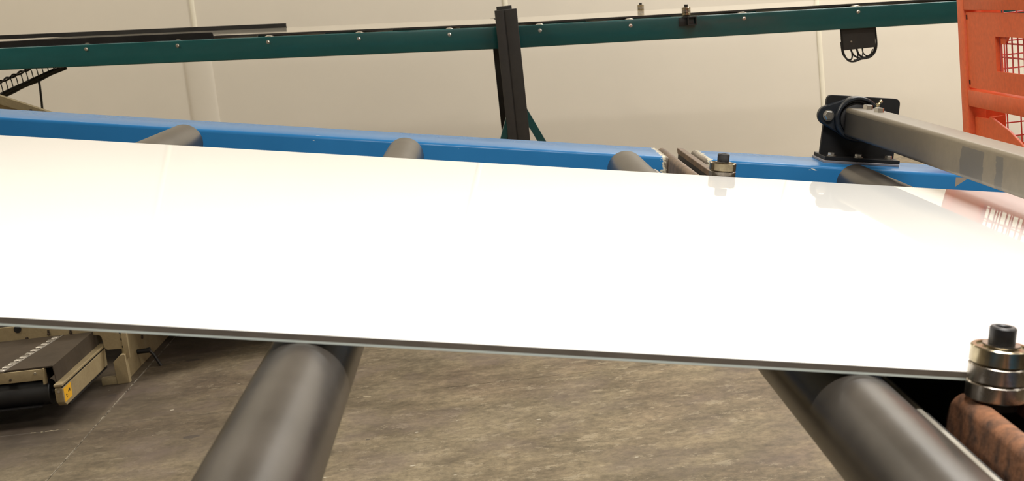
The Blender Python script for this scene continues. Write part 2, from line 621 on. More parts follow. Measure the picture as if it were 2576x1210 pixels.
def guide_roller(F, parent, u, v, w0, mats, hb=0.0124, sc=1.0):
    """three stacked ball bearings held by a socket screw; w0 is the underside of the lowest one"""
    g = MB().lathe([(0, -0.006), (0.0150, -0.006), (0.0150, -0.0015), (0.0135, 0), (0.0, 0)], (u, v, w0), 'z', 32)
    g.lathe([(0, -0.03), (0.006, -0.03), (0.006, -0.006), (0, -0.006)], (u, v, w0), 'z', 16)
    g = g.build('guide_roller', M['black'], F, parent, (u, v, w0))
    for k in range(3):
        MB().lathe(ring_profile(hb - 0.0005), (u, v, w0 + k * hb), 'z', 48).build(
            'bearing', mats[k], F, g, (u, v, w0 + k * hb), smooth=30)
    wt = w0 + 3 * hb - 0.0005
    MB().lathe([(0, 0), (0.0122, 0), (0.0125, 0.0004), (0.0125, 0.0014), (0, 0.0014)], (u, v, wt), 'z', 32).build(
        'washer', M['bearing_grey'], F, g, (u, v, wt))
    hs = MB().lathe([(0, 0), (0.0086, 0), (0.0089, 0.0006), (0.0089, 0.0108), (0.0078, 0.012), (0.0056, 0.012),
                     (0.0048, 0.0112)], (u, v, wt + 0.0014), 'z', 32)
    hs.lathe([(0.0048, 0.0112), (0.0048, 0.006), (0, 0.006)], (u, v, wt + 0.0014), 'z', 6)
    hs.build('cap_screw', M['oxide'], F, g, (u, v, wt + 0.0014), smooth=30)
    return g


MET = [M['bearing_grey'], M['bearing_grey'], M['bearing_gold']]


def guide_bracket(u0, va, vb, wt, free_end, mat, mat2, lip):
    """two upright flanges joined by a floor plate; the guide roller's screw stands between them"""
    a, b = u0 - 0.009, u0 + 0.009
    wb = wt - 0.085
    mb = MB()
    sec = [(a, wb), (b, wb)] + [(u0 + 0.009 * math.cos(t), wt - 0.009 + 0.009 * math.sin(t))
                                for t in [PI * k / 8 for k in range(9)]]
    # a rounded front corner at the free end
    b_ = bmesh.new()
    steps = [0.0, 0.0015, 0.004, 0.008, 0.014, 0.02]
    drop = [0.012, 0.0075, 0.004, 0.0016, 0.0003, 0.0]
    sgn = -1 if free_end == 'far' else 1
    end = vb if free_end == 'far' else va
    other = va if free_end == 'far' else vb
    rings = []
    for s, d in list(zip(steps, drop)) + [(abs(other - end), 0.0)]:
        rings.append([b_.verts.new((x_, end + sgn * s, z_ - (d if z_ > wb + 0.01 else 0))) for x_, z_ in sec])
    for p_, q_ in zip(rings, rings[1:]):
        for k in range(len(sec)):
            j = (k + 1) % len(sec)
            b_.faces.new((p_[k], p_[j], q_[j], q_[k]))
    b_.faces.new(rings[0])
    b_.faces.new(rings[-1][::-1])
    bmesh.ops.recalc_face_normals(b_, faces=b_.faces)
    mb._add(b_)
    br = mb.build('guide_bracket', mat, FB, conv, (u0, (va + vb) / 2, wb))
    mb = MB()
    fa = va if free_end == 'far' else va
    mb.prism([(va, wt - 0.010), (vb - 0.012, wt - 0.010), (vb, wt - 0.003), (vb, wt), (va, wt)], 'x',
             u0 + 0.030, u0 + 0.042, 0.0008)
    mb.box((u0 + 0.031, va, wt - 0.085), (u0 + 0.038, vb - 0.014, wt - 0.009), mi=1)  # web below the lip coloured black for the shade in the gap
    mb.build('flange', [mat2, M['black_matte']], FB, br, (u0 + 0.035, (va + vb) / 2, wt))
    MB().box((u0 + 0.009, va, wb), (u0 + 0.032, vb - 0.02, wt - 0.030)).build('base_plate', M['black_matte'], FB, br,
                                                                          (u0 + 0.02, va, wb))
    return br


guide_bracket(0.369, 1.99, 2.605, -0.2430, 'far', M['rust_pale'], M['rust_pale'], 0)
guide_bracket(0.3565, 0.455, 0.932, -0.2425, 'far', M['rust'], M['rust'], 0)
guide_roller(FB, conv, 0.3685, 0.9035, -0.2412, MET)
guide_roller(FB, conv, 0.3876, 2.0665, -0.2473, MET)
# black cross channel beside the third roller, its near edge worn bright
cc = MB().box((0.3325, 0.47, -0.352), (0.43, 2.36, -0.346)).box((0.424, 0.47, -0.346), (0.43, 2.36, -0.270))
cc = cc.build('cross_channel', M['black_matte'], FB, conv, (0.35, 1.4, -0.35))
MB().box((0.3245, 0.47, -0.352), (0.3287, 2.36, -0.2585), 0.0005, 1).build('edge_bar', M['bare_edge'], FB, cc,
                                                                      (0.3305, 1.4, -0.3))
MB().box((0.3288, 0.47, -0.352), (0.3330, 2.36, -0.2610)).build('channel_web', M['black_matte'], FB, cc,
                                                                (0.333, 1.4, -0.3))

# flange bearing on its plate, carrying the square shaft
SU, SW_ = 0.718, -0.1685
PV = 2.553                      # front face of the upright plate
bp = MB()
ru = 0.009
pl = [(0.657, -0.2398), (0.7955, -0.2398), (0.7970, -0.1235 - ru)]
pl += [(0.7970 - ru + ru * math.cos(t), -0.1235 - ru + ru * math.sin(t)) for t in (0.5, 1.05)]
pl += [(0.7970 - ru, -0.1235), (0.660 + ru, -0.1235)]
pl += [(0.660 + ru - ru * math.cos(t), -0.1235 - ru + ru * math.sin(t)) for t in (1.05, 0.5)] + [(0.660, -0.1235 - ru)]
bp.prism(pl, 'y', PV, PV + 0.010, 0.0008)
bp.box((0.656, 2.508, -0.2398), (0.794, 2.594, -0.2334), 0.0006, 1)
bp = bp.build('bearing_plate', M['black'], FB, conv, (0.725, 2.55, -0.2398), label='black angled mounting plate')
MB().box((0.654, 2.505, -0.2446), (0.7925, 2.597, -0.2400), 0.0006, 1).build('shim', M['shim'], FB, bp,
                                                                       (0.72, 2.55, -0.24))
for u in (0.673, 0.723, 0.7785):
    mb = MB().cyl((u, 2.530, -0.2334), 0.0085, 0, 0.0012, 'z', 20)
    mb.hexa((u, 2.530, -0.2334), 0.0066, 0.0012, 0.0062, 'z')
    mb.build('bolt', M['zinc'], FB, bp, (u, 2.530, -0.2334), smooth=25)


def hull_outline(cs):
    """outline around circles [(x, y, r)...] given in turning order, by sampling and taking the convex hull"""
    P = []
    for (x_, y_, r_) in cs:
        P += [(x_ + r_ * math.cos(2 * PI * k / 48), y_ + r_ * math.sin(2 * PI * k / 48)) for k in range(48)]
    P = sorted(set(P))

    def half(Q):
        h = []
        for p in Q:
            while len(h) > 1 and ((h[-1][0] - h[-2][0]) * (p[1] - h[-2][1]) - (h[-1][1] - h[-2][1]) * (p[0] - h[-2][0])) <= 0:
                h.pop()
            h.append(p)
        return h
    lo, up = half(P), half(P[::-1])
    return lo[:-1] + up[:-1]


RU, RW = 0.7145, -0.1635         # centre of the bearing ring
L1, L2 = (RU - 0.0525, RW + 0.003), (RU + 0.0525, RW - 0.003)
fb = MB().prism(hull_outline([(RU, RW, 0.040), (L1[0], L1[1], 0.0185), (L2[0], L2[1], 0.0185)]), 'y', PV - 0.015, PV, 0.002)
fb.lathe([(0.030, 0.012), (0.0395, 0.012), (0.0415, 0.008), (0.0415, -0.013), (0.0400, -0.016), (0.0365, -0.016), (0.0345, -0.0135),
          (0.0335, 0.004), (0.030, 0.004), (0.030, 0.012)], (RU, PV - 0.014, RW), 'y', 48)
fb = fb.build('flange_bearing', M['housing'], FB, conv, (RU, PV, RW))
MB().lathe([(0.0, 0.006), (0.030, 0.006), (0.0315, 0.003), (0.030, -0.004), (0.026, -0.006), (0.0, -0.006)],
           (RU, PV - 0.014, RW), 'y', 40).build('inner_ring', M['oxide'], FB, fb, (RU, PV - 0.014, RW))
for (u, w) in (L1, L2):
    mb = MB().cyl((u, PV - 0.015, w), 0.0105, -0.0015, 0, 'y', 20)
    mb.hexa((u, PV - 0.015, w), 0.0088, -0.009, -0.0015, 'y')
    mb.build('bolt', M['zinc'], FB, fb, (u, PV - 0.015, w), smooth=25)
# grease nipple, leaning out of the housing
MB().lathe([(0, -0.006), (0.0042, -0.006), (0.0042, 0.003), (0.0026, 0.0035), (0.0022, 0.007), (0.0036, 0.0085), (0.0034, 0.0115), (0.0015, 0.013), (0, 0.013)],
           (0, 0, 0), 'z', 14).build('grease_nipple', M['brass'], FB @ Matrix.Translation((RU + 0.033, PV - 0.026, RW + 0.0265)) @
                                     Matrix.Rotation(math.radians(35), 4, 'Y'), fb)
sh = MB()
hx, hz, rc = 0.0285, 0.0262, 0.0065
sec = []
for (cx, cz, t0) in ((hx - rc, hz - rc, 0), (-hx + rc, hz - rc, PI / 2), (-hx + rc, -hz + rc, PI), (hx - rc, -hz + rc, 1.5 * PI)):
    sec += [(cx + rc * math.cos(t0 + PI / 2 * k / 6), cz + rc * math.sin(t0 + PI / 2 * k / 6)) for k in range(7)]
rot = math.radians(2.0)
sec = [(SU + x_ * math.cos(rot) - z_ * math.sin(rot), SW_ + x_ * math.sin(rot) + z_ * math.cos(rot)) for x_, z_ in sec]
sh.prism(sec, 'y', 0.47, PV - 0.0305)
sh.cyl((RU, PV - 0.0305, RW), 0.017, -0.01, 0.02, 'y', 24)
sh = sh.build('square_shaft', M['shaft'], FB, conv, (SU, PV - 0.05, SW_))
for v in (2.494, 2.425):
    MB().hexa((SU + 0.003, v, SW_ + hz), 0.0088, -0.001, 0.0078, 'z').build('bolt', M['zinc'], FB, sh, (SU, v, SW_ + hz), smooth=25)

# ------------------------------------------------------------------ the white sheet on the rollers
sheet = root('glass_sheet', FB, (-0.1, 1.5, RT),
             'large glossy white glass sheet with pale green edge lying on the dark rollers', 'glass sheet')


def near_v(u):
    return 0.9315 - 0.0110 * (u + 0.3082)


def far_v(u):
    return 2.0256 + 0.0178 * (u + 0.6707)


def sheet_layer(w0, w1, inset=0.0, bev=0.0):
    a, b = -1.2, 1.04
    pts = [(a, near_v(a) + inset), (b, near_v(b) + inset), (b, far_v(b) - inset), (a, far_v(a) - inset)]
    return MB().prism(pts, 'z', w0, w1, bev)


sheet_layer(TOPW - 0.0004, TOPW).build('white_face', M['white_face'], FB, sheet, smooth=None)
sheet_layer(RT + 0.0017, TOPW - 0.0004).build('core', M['core'], FB, sheet, smooth=None)
sheet_layer(RT, RT + 0.0017).build('glass_layer', M['glass_edge'], FB, sheet, smooth=None)

# ------------------------------------------------------------------ green conveyor along the back
GV = 6.38
gc = root('roller_conveyor', FG, (0.2, 7.5, -1.2),
          'long dark green conveyor against the cream wall, carried by a black post', 'conveyor')


def channel(v0, v1, u0, u1, open_far=True):
    """C-section rail: web on the outer side"""
    t = 0.012
    w0, w1 = -0.2062, -0.1072
    mb = MB()
    s = 1 if open_far else -1
    x_ = v0 if open_far else v1
    pts = [(x_, w0), (x_ + s * 0.045, w0), (x_ + s * 0.045, w0 + t), (x_ + s * t, w0 + t), (x_ + s * t, w1 - t),
           (x_ + s * 0.045, w1 - t), (x_ + s * 0.045, w1), (x_, w1)]
    mb.prism(pts, 'x', u0, u1, 0.005, seg=4)
    return mb


for F_, u0, u1 in ((FG, -2.7, 0.1405), (FGR, 0.1415, 2.9)):
    channel(GV, GV + 0.045, u0, u1).build('side_rail', M['teal'], F_, gc, (0.5 * (u0 + u1), GV, -0.15))
    channel(8.60, 8.645, u0, u1, False).build('side_rail', M['teal'], F_, gc, (0.5 * (u0 + u1), 8.6, -0.15))
BU = [(-2.162, -0.1275), (-1.7514, -0.1282), (-1.3412, -0.1294), (-0.9335, -0.1305), (-0.5231, -0.1334), (-0.113, -0.1309),
      (0.2981, -0.1325), (0.7103, -0.1343), (1.2293, -0.1312), (1.7516, -0.130), (2.27, -0.130)]
b0 = g0 = None
for u, w in BU:
    p = (u, GV, w)
    F_ = FG if u < 0.14 else FGR
    if b0 is None:
        b0 = MB().cyl(p, 0.0085, -0.0016, 0.0, 'y', 16).lathe(
            [(0, -0.0065), (0.0045, -0.006), (0.0066, -0.0042), (0.0066, -0.0016), (0, -0.0016)], p, 'y', 6)
        b0 = b0.build('bolt', M['zinc'], F_, gc, p, smooth=25)
        g0 = MB().lathe([(0, -1.12), (0.008, -1.12), (0.008, -1.112), (0.027, -1.11), (0.0288, -1.107), (0.0288, 1.068),
                         (0.027, 1.07), (0.008, 1.072), (0.008, 1.085), (0, 1.085)], (u, 7.512, -0.1305), 'y', 32)
        g0 = g0.build('roller', M['pale_roller'], F_, gc, (u, 7.512, -0.1305), smooth=30)
    else:
        dup(b0, F_, p, gc)
        dup(g0, F_, (u, 7.512, -0.1305), gc)

# black support post with green braces, upright
pm = MB()
pm.box((0.0925, 6.30, -H + 0.01), (0.1915, 6.374, -0.0395), 0.002)
pm.box((0.0945, 6.293, -H + 0.01), (0.1310, 6.301, -0.0405), 0.001)
pm.box((0.1365, 6.297, -H + 0.01), (0.1895, 6.301, -0.0405), 0.001)
post = pm.build('support_post', M['black_matte'], FW, gc, (0.142, 6.34, -H), label='black steel support post')
MB().box((0.1035, 6.39, -0.40), (0.1725, 6.44, -0.0235), 0.002).build('inner_post', M['black_matte'], FW, post)
MB().box((0.04, 6.25, -H), (0.245, 6.45, -H + 0.01), 0.002).build('base_plate', M['black_matte'], FW, post)
for pts in ([(0.103, -0.475), (0.103, -0.590), (0.0823, -0.6349), (-0.098, -1.28), (-0.128, -1.28), (0.0519, -0.6298), (0.0947, -0.5184)],
            [(0.180, -0.470), (0.1933, -0.4929), (0.2716, -0.6664), (0.548, -1.28), (0.512, -1.28), (0.232, -0.6621), (0.1979, -0.5875), (0.180, -0.56)]):
    mb = MB().prism(pts, 'y', 6.345, 6.372, 0.001)
    fx = pts[3][0] if pts[3][0] > 0 else pts[3][0]
    mb.box((min(pts[3][0], pts[4][0]) - 0.03, 6.32, -H), (max(pts[3][0], pts[4][0]) + 0.03, 6.40, -1.28))
    mb.build('brace', M['teal'], FW, post, label='dark green diagonal brace')
pb = MB().box((0.0925, 8.65, -H + 0.01), (0.1915, 8.72, -0.1), 0.002)
pb.box((0.04, 8.60, -H), (0.245, 8.80, -H + 0.01)).build('support_post', M['black_matte'], FW, gc, (0.142, 8.7, -H))

# guide rollers standing at both edges of the cream board
MG = [M['bearing_gold'], M['bearing_grey'], M['bearing_gold']]
guide_roller(FGR, gc, 0.9655, GV, -0.1018, MG, 0.0118)
guide_roller(FGR, gc, 1.020, 8.575, -0.0955, MG, 0.0118)
cl = MB().box((0.930, GV - 0.012, -0.140), (0.966, GV - 0.001, -0.104), 0.001)
cl.box((0.966, GV - 0.040, -0.1035), (1.006, GV - 0.001, -0.0985), 0.001)
cl.box((0.966, GV - 0.040, -0.1385), (1.006, GV - 0.001, -0.1335), 0.001)
cl.box((0.966, GV - 0.040, -0.1340), (0.971, GV - 0.001, -0.1035))
cl.box((1.001, GV - 0.040, -0.1340), (1.006, GV - 0.001, -0.1035))
cl.box((0.945, GV - 0.020, -0.1035), (0.985, GV + 0.01, -0.0985), 0.001)
cl = cl.build('clamp_block', M['rubber'], FGR @ Matrix.Translation((0, 0, -0.0095)), gc, (0.97, GV, -0.12), label='black clamp block under the guide roller')

# plate with looped hoses hanging from the rail
hp = MB().prism([(1.6645, -0.25), (1.8195, -0.25), (1.8165, -0.388), (1.6695, -0.388)], 'y', 6.40, 6.412, 0.001)
hp = hp.build('hose_plate', M['black_matte'], FW, gc, (1.74, 6.405, -0.3), label='dark grey plate with black hoses looped below')
MB().cyl((1.706, 6.40, -0.351), 0.004, -0.003, 0.0, 'y', 10).build('bolt', M['zinc'], FW, hp)


def spline(pts, n=8):
    P = [Vector(p) for p in pts]
    P = [P[0] * 2 - P[1]] + P + [P[-1] * 2 - P[-2]]
    out = []
    for i in range(1, len(P) - 2):
        a, b, c_, d = P[i - 1:i + 3]
        for k in range(n):
            t = k / n
            out.append(0.5 * ((2 * b) + (c_ - a) * t + (2 * a - 5 * b + 4 * c_ - d) * t * t + (3 * b - a - 3 * c_ + d) * t ** 3))
    out.append(P[-2])
    return out


def hp_px(x_, y_):
    """close-up position (tenths of a pixel pitch) to metres on the hose plane"""
    return (1.6645 + (x_ - 350) / 10.08 * 0.00183, -0.295 - (y_ - 255) / 10.08 * 0.00183 - (x_ - 350) * 1.9e-5)


for pth, r, dv in (([(365, 200), (370, 600), (395, 830), (470, 990), (560, 1045), (680, 1040), (830, 985), (960, 965), (1080, 925), (1185, 820), (1235, 690), (1250, 520), (1232, 180)], 0.0046, 0.020),
                   ([(590, 700), (640, 850), (720, 930), (860, 975), (1000, 960), (1110, 900), (1190, 780), (1215, 650), (1215, 500)], 0.0042, 0.032),
                   ([(760, 700), (800, 840), (860, 915), (950, 950), (1060, 930)], 0.0046, 0.044),
                   ([(925, 700), (945, 830), (990, 890), (1060, 915), (1140, 860), (1200, 740)], 0.0030, 0.056),
                   ([(385, 560), (410, 830), (480, 960), (570, 1010), (632, 990), (655, 900), (640, 760), (610, 640)], 0.0036, 0.050),
                   ([(700, 1025), (780, 1010), (812, 930), (815, 820), (790, 700)], 0.0032, 0.060),
                   ([(850, 985), (915, 960), (945, 870), (965, 700)], 0.0022, 0.066)):
    q = []
    for (x_, y_) in pth:
        u, w = hp_px(x_, y_)
        q.append((u, 6.40 + dv, w))
    MB().tube(spline(q, 5), r, 8).build('hose', M['rubber'], FW, hp)

# cream boards lying on the green conveyor
for F_, u0, u1, lab in ((FG, -2.45, 0.120, 'cream glossy board on the green conveyor, left of the black post'),
                        (FGR, 0.160, 2.35, 'cream glossy board on the green conveyor, right of the post beside two guide rollers')):
    bd = root('board', F_, ((u0 + u1) / 2, 7.5, -0.1015), lab, 'board', 'cream boards on the green conveyor')
    MB().box((u0, 6.455, -0.1015), (u1, 8.53, -0.0936)).build('core', M['core_dark'], F_, bd, smooth=None)
    MB().box((u0, 6.455, -0.0936), (u1, 8.53, -0.0930)).build('glossy_face', M['board_face'], F_, bd, smooth=None)

# two black bars at the left end of the green conveyor
fbx = MB().prism([(-2.6, -0.1072), (-1.181, -0.1072), (-1.181, -0.099), (-1.184, -0.0840), (-1.1865, -0.0790), (-1.192, -0.0770), (-2.6, -0.0790)], 'y', 6.408, 6.414, 0.0005)
fbx.box((-2.6, 6.386, -0.1072), (-1.176, 6.410, -0.1040))
tag(fbx.build('angle_bar', M['black'], FG, None, (-1.9, 6.41, -0.1072)),
    'black angle bar with a rounded end standing on the green front rail', 'bar')
fbx = MB().prism([(8.50, -0.0929), (8.50, -0.0675), (8.505, -0.0675), (8.505, -0.0879), (8.525, -0.0879), (8.525, -0.0929)], 'x', -3.1, -1.128, 0.0005)
tag(fbx.build('angle_bar', M['black'], FG, None, (-2.1, 8.52, -0.0929)),
    'longer black square-ended bar along the far edge of the cream board', 'bar')

# ------------------------------------------------------------------ wire cable tray below the green conveyor, upper left
ct = root('cable_tray', FW, (-2.1, 6.62, -0.20),
          'black wire cable tray sloping up under the left end of the green conveyor', 'cable tray')
A0, A1 = Vector((-2.45, 6.60, -0.252)), Vector((-1.945, 6.60, -0.088))
dr = (A1 - A0).normalized()
mb = MB()
nh = 20
for k in range(nh):
    c0 = A0 + dr * (0.012 + 0.0262 * k)
    q = [c0 + Vector((-0.052, 0.10, 0.046)), c0 + Vector((-0.025, 0.05, 0.056)), c0 + Vector((-0.004, 0.01, 0.056)), c0 + Vector((0.005, -0.005, 0.050)),
         c0 + Vector((0.009, -0.010, 0.040)), c0 + Vector((0.012, -0.010, 0.012)), c0 + Vector((0.014, -0.005, 0.0))]
    MB().tube(spline(q, 3), 0.0024, 6).build('wire_hoop', M['black'], FW, ct)
for off in ((0.011, -0.012, 0.012), (-0.052, 0.10, 0.046)):
    MB().tube([A0 + Vector(off), A1 + Vector(off)], 0.0022, 6).build('long_wire', M['black'], FW, ct)
for off, r in (((0, 0, 0), 0.0085), ((0.01, 0.02, -0.006), 0.007), ((0, 0.035, 0.002), 0.007)):
    q = [A0 + dr * (0.54 * k / 14) + Vector(off) + Vector((0, 0, 0.002 * math.sin(k * 1.7 + r * 900))) for k in range(15)]
    MB().tube(spline(q, 2), r, 8).build('cable', M['rubber'], FW, ct)
# twisted cable along the far side
for ph in (0, PI):
    q = []
    for k in range(56):
        c0 = A0 + dr * (0.40 * k / 55) + Vector((-0.055, 0.10, 0.050))
        t = k * 0.62 + ph
        q.append(c0 + Vector((0.002 * math.cos(t), 0.006 * math.cos(t), 0.006 * math.sin(t))))
    MB().tube(q, 0.0048, 6).build('twisted_cable', M['rubber'], FW, ct)
q = [(-2.066, 6.60, -0.125), (-2.058, 6.60, -0.15), (-2.060, 6.60, -0.22), (-2.064, 6.60, -0.30), (-2.064, 6.60, -0.45), (-2.064, 6.60, -0.615)]
MB().tube(spline(q, 4), 0.0055, 8).build('drop_cable', M['rubber'], FW, ct, label='black cable hanging straight down')

# ------------------------------------------------------------------ beige machine at floor level, left
mc = root('belt_machine', FW, (-2.2, 5.9, -H),
          'beige low belt machine with black front roller on the floor, left', 'machine')
mc['label'] = 'low beige belt machine with a black front roller and yellow warning sticker'
LV = 5.267
sp = MB().prism([(-3.2, -1.104), (-1.588, -1.104), (-1.578, -1.107), (-1.572, -1.115), (-1.567, -1.157), (-1.564, -1.163), (-1.556, -1.1665),
                 (-1.474, -1.169), (-1.474, -0.88), (-1.885, -0.88), (-1.893, -1.036), (-3.2, -1.039)], 'y', LV + 0.03, LV + 0.042, 0.0006)
sp = sp.build('side_plate', M['beige'], FW, mc, label='beige side plate with bolt holes')
for (u, w, r) in ((-1.497, -1.103, 0.0062), (-1.495, -1.131, 0.0062), (-1.493, -1.161, 0.0062)):
    MB().cyl((u, LV + 0.03, w), r, -0.0012, 0.004, 'y', 16).build('hole', M['dark_hole'], FW, sp)
MB().cyl((-1.887, LV + 0.03, -1.047), 0.0145, -0.002, 0.004, 'y', 24).build('plug', M['dark_hole'], FW, sp)
for (u, w) in ((-1.857, -1.087), (-1.771, -1.079), (-1.686, -1.083)):
    MB().cyl((u, LV + 0.03, w), 0.0062, -0.002, 0.0, 'y', 14).hexa((u, LV + 0.03, w), 0.0045, -0.006, -0.002, 'y').build(
        'bolt', M['dark_bolt'], FW, sp, smooth=25)
for (u, w) in ((-1.771, -1.068), (-1.686, -1.072)):
    MB().box((u - 0.004, LV + 0.027, w - 0.006), (u + 0.004, LV + 0.031, w + 0.006), 0.001).build('clip', M['bed'], FW, sp)
st = MB().box((-1.493, LV + 0.018, -1.205), (-1.472, LV + 0.03, -1.10), 0.001)
st.box((-1.50, LV + 0.03, -1.195), (-1.478, LV + 0.05, -1.17)).build('strap', M['beige'], FW, mc)
fp = MB().prism([(-1.530, -H), (-1.482, -H), (-1.4855, -1.186), (-1.503, -1.186), (-1.534, -1.212)], 'y', LV, LV + 0.03, 0.001)
fp.box((-1.590, LV + 0.002, -H), (-1.529, LV + 0.028, -1.271), 0.001)
fp.build('foot_post', M['beige'], FW, mc)
MB().prism([(5.34, -H), (7.2, -H), (7.2, -0.62), (5.34, -0.88)], 'x', -1.515, -1.500, 0.001).build('side_panel', M['beige'], FW, mc)
# lever on the side panel
lv = MB().cyl((-1.50, 5.50, -1.232), 0.010, 0.0, 0.055, 'x', 12, 0.002)
lv.tube([(-1.452, 5.50, -1.230), (-1.436, 5.50, -1.25), (-1.410, 5.50, -1.318 + 0.012)], 0.0062, 8)
lv.tube([(-1.497, 5.50, -1.236), (-1.445, 5.50, -1.226)], 0.0075, 8)
lv.build('lever', M['rubber'], FW, mc)
for (v, w) in ((5.62, -1.02 - 0.115), (5.60, -1.195)):
    MB().cyl((-1.50, v, w), 0.008, 0, 0.006, 'x', 12).build('bolt', M['dark_bolt'], FW, mc)
# body and housings behind the sheet
MB().box((-3.2, 5.55, -0.95), (-1.515, 7.2, -0.62), 0.01).build('body', M['beige'], FW, mc)
dk = MB().prism([(-1.515, 5.40), (-0.10, 5.72), (-0.10, 7.3), (-1.515, 7.3)], 'z', -1.03, -0.985, 0.002)  # low table added out of view behind the sheet to shade the floor
dk.box((-0.16, 7.2, -H), (-0.10, 7.26, -1.03)).box((-0.16, 6.0, -H), (-0.10, 6.06, -1.03))
dk.build('added_shade_table', M['beige'], FW, mc)
MB().box((-3.2, 5.62, -H), (-3.1, 7.2, -0.95)).build('support_leg', M['beige'], FW, mc)
MB().box((-1.9, 7.1, -H), (-1.515, 7.2, -0.95)).build('support_leg', M['beige'], FW, mc)
ia = MB().prism([(-2.9, 0.190), (-1.50, -0.4405), (-1.50, -0.62), (-2.9, -0.62)], 'y', 5.93, 5.945)
ia = ia.build('inclined_guard', M['beige'], FW, mc, label='beige sloping guard panel')
g1 = MB().prism([(-2.9, 0.245), (-1.49, -0.4085), (-1.49, -0.4455), (-2.9, 0.208)], 'y', 5.90, 5.932, 0.001)
g1.build('edge_lip', M['beige_dark'], FW, ia)
MB().cyl((-1.892, 5.90, -0.242), 0.006, -0.003, 0, 'y', 10).build('bolt', M['dark_bolt'], FW, ia)
# belt bed with its laced seam
bb = MB().box((-3.0, 4.785, -1.094), (-1.605, 5.36, -1.089))
bb.prism([(-1.605, -1.0885), (-1.6025, -1.0885), (-1.5965, -1.148), (-1.600, -1.148)], 'y', 4.778, 5.40)
bb.box((-3.0, 4.81, -1.150), (-1.645, 5.36, -1.094))
bb = bb.build('belt_bed', M['bed'], FW, mc, label='brown belt bed with a metal laced seam')
s0, s1 = Vector((-1.775, 4.772, -1.0885)), Vector((-1.716, 5.29, -1.0885))
sd = (s1 - s0).normalized()
MB().tube([s0, s1], 0.003, 6).build('lacing_wire', M['alloy'], FW, bb)
for k in range(11):
    c0 = s0 + sd * (0.02 + 0.047 * k) + Vector((-0.018, 0.0, 0.0))
    MB().box((c0.x - 0.011, c0.y - 0.014, -1.0895), (c0.x + 0.013, c0.y + 0.014, -1.0865), 0.0008, 1).build('lacing_clip', M['alloy'], FW, bb)
MB().tube(spline([(-1.85, 4.775, -1.0865), (-1.80, 4.77, -1.085), (-1.778, 4.775, -1.0872), (-1.772, 4.80, -1.0882)], 5), 0.0045, 8).build('lacing_end', M['alloy'], FW, bb)
fbr = MB().box((-3.0, 4.772, -1.1335), (-1.639, 4.780, -1.0945), 0.001)
fbr.box((-1.643, 4.772, -1.150), (-1.635, 4.80, -1.0945))
fbr = fbr.build('front_bar', M['beige'], FW, mc)
for u, w in ((-1.754, -1.121), (-1.665, -1.107)):
    MB().hexa((u, 4.772, w), 0.005, -0.004, 0, 'y').build('bolt', M['zinc'] if w > -1.11 else M['dark_bolt'], FW, fbr, smooth=25)
MB().lathe([(0, -3.0), (0.044, -3.0), (0.046, -2.995), (0.046, -1.660), (0.0445, -1.655), (0.0445, -1.632), (0.042, -1.628), (0.012, -1.628), (0.012, -1.59), (0, -1.59)],
           (0, 4.815, -1.188), 'x', 40).build('front_roller', M['rubber'], FW, mc, smooth=30)
MB().box((-3.0, 4.758, -1.2275), (-1.655, 4.785, -1.2235), 0.0005).build('scraper', M['black'], FW, mc)
sr = MB().prism([(4.748, -1.1655), (5.32, -1.1655), (5.32, -1.232), (4.772, -1.232), (4.748, -1.214)], 'x', -1.600, -1.572, 0.0015)
sr.prism([(4.742, -1.148), (5.34, -1.148), (5.34, -1.158), (4.742, -1.158)], 'x', -1.600, -1.570, 0.002)
sr.box((-1.598, 4.752, -1.1655), (-1.578, 5.33, -1.158))
sr = sr.build('side_rail', M['beige'], FW, mc)
MB().box((-1.579, 4.756, -1.166), (-1.5745, 5.33, -1.1575)).build('gap_strip', M['black'], FW, sr)
MB().box((-1.597, 4.80, -1.238), (-1.569, 5.30, -1.232)).build('lower_strip', M['black'], FW, sr)
MB().cyl((-1.586, 4.748, -1.175), 0.005, -0.004, 0, 'y', 12).build('bolt', M['zinc'], FW, sr)
stk = MB().box((-1.5722, 4.757, -1.2175), (-1.5712, 4.842, -1.1680)).build('warning_sticker', M['yellow'], FW, sr)
mk = MB()
for (v, w, a, b) in ((4.817, -1.1875, 0.010, 0.0045), (4.808, -1.1905, 0.006, 0.003), (4.823, -1.193, 0.004, 0.002), (4.785, -1.204, 0.009, 0.0012),
                     (4.783, -1.207, 0.006, 0.001), (4.776, -1.195, 0.003, 0.0028), (4.790, -1.199, 0.004, 0.001)):
    mk.prism([(v - a, w - b), (v + a, w - b * 0.6), (v + a * 0.7, w + b), (v - a * 0.6, w + b)], 'x', -1.5712, -1.5708)
mk.build('warning_symbol', M['ink'], FW, stk)

# ------------------------------------------------------------------ orange wire cage, right
U0, U1, V0, V1 = 1.165, 1.95, 2.70, 3.392
cg = root('wire_cage', FW, ((U0 + U1) / 2, (V0 + V1) / 2, -H),
          'orange steel cage with red wire mesh windows beyond the square shaft, right edge', 'cage')
cg['label'] = 'orange steel cage with red wire mesh windows, standing behind the square shaft'
PW = 0.045
TOP = 0.12
for (a, b) in ((U0, V1 - PW), (U0, V0), (U1 - PW, V1 - PW), (U1 - PW, V0)):
    MB().box((a, b, -H), (a + PW, b + PW, TOP), 0.004).build('corner_post', M['orange'], FW, cg)


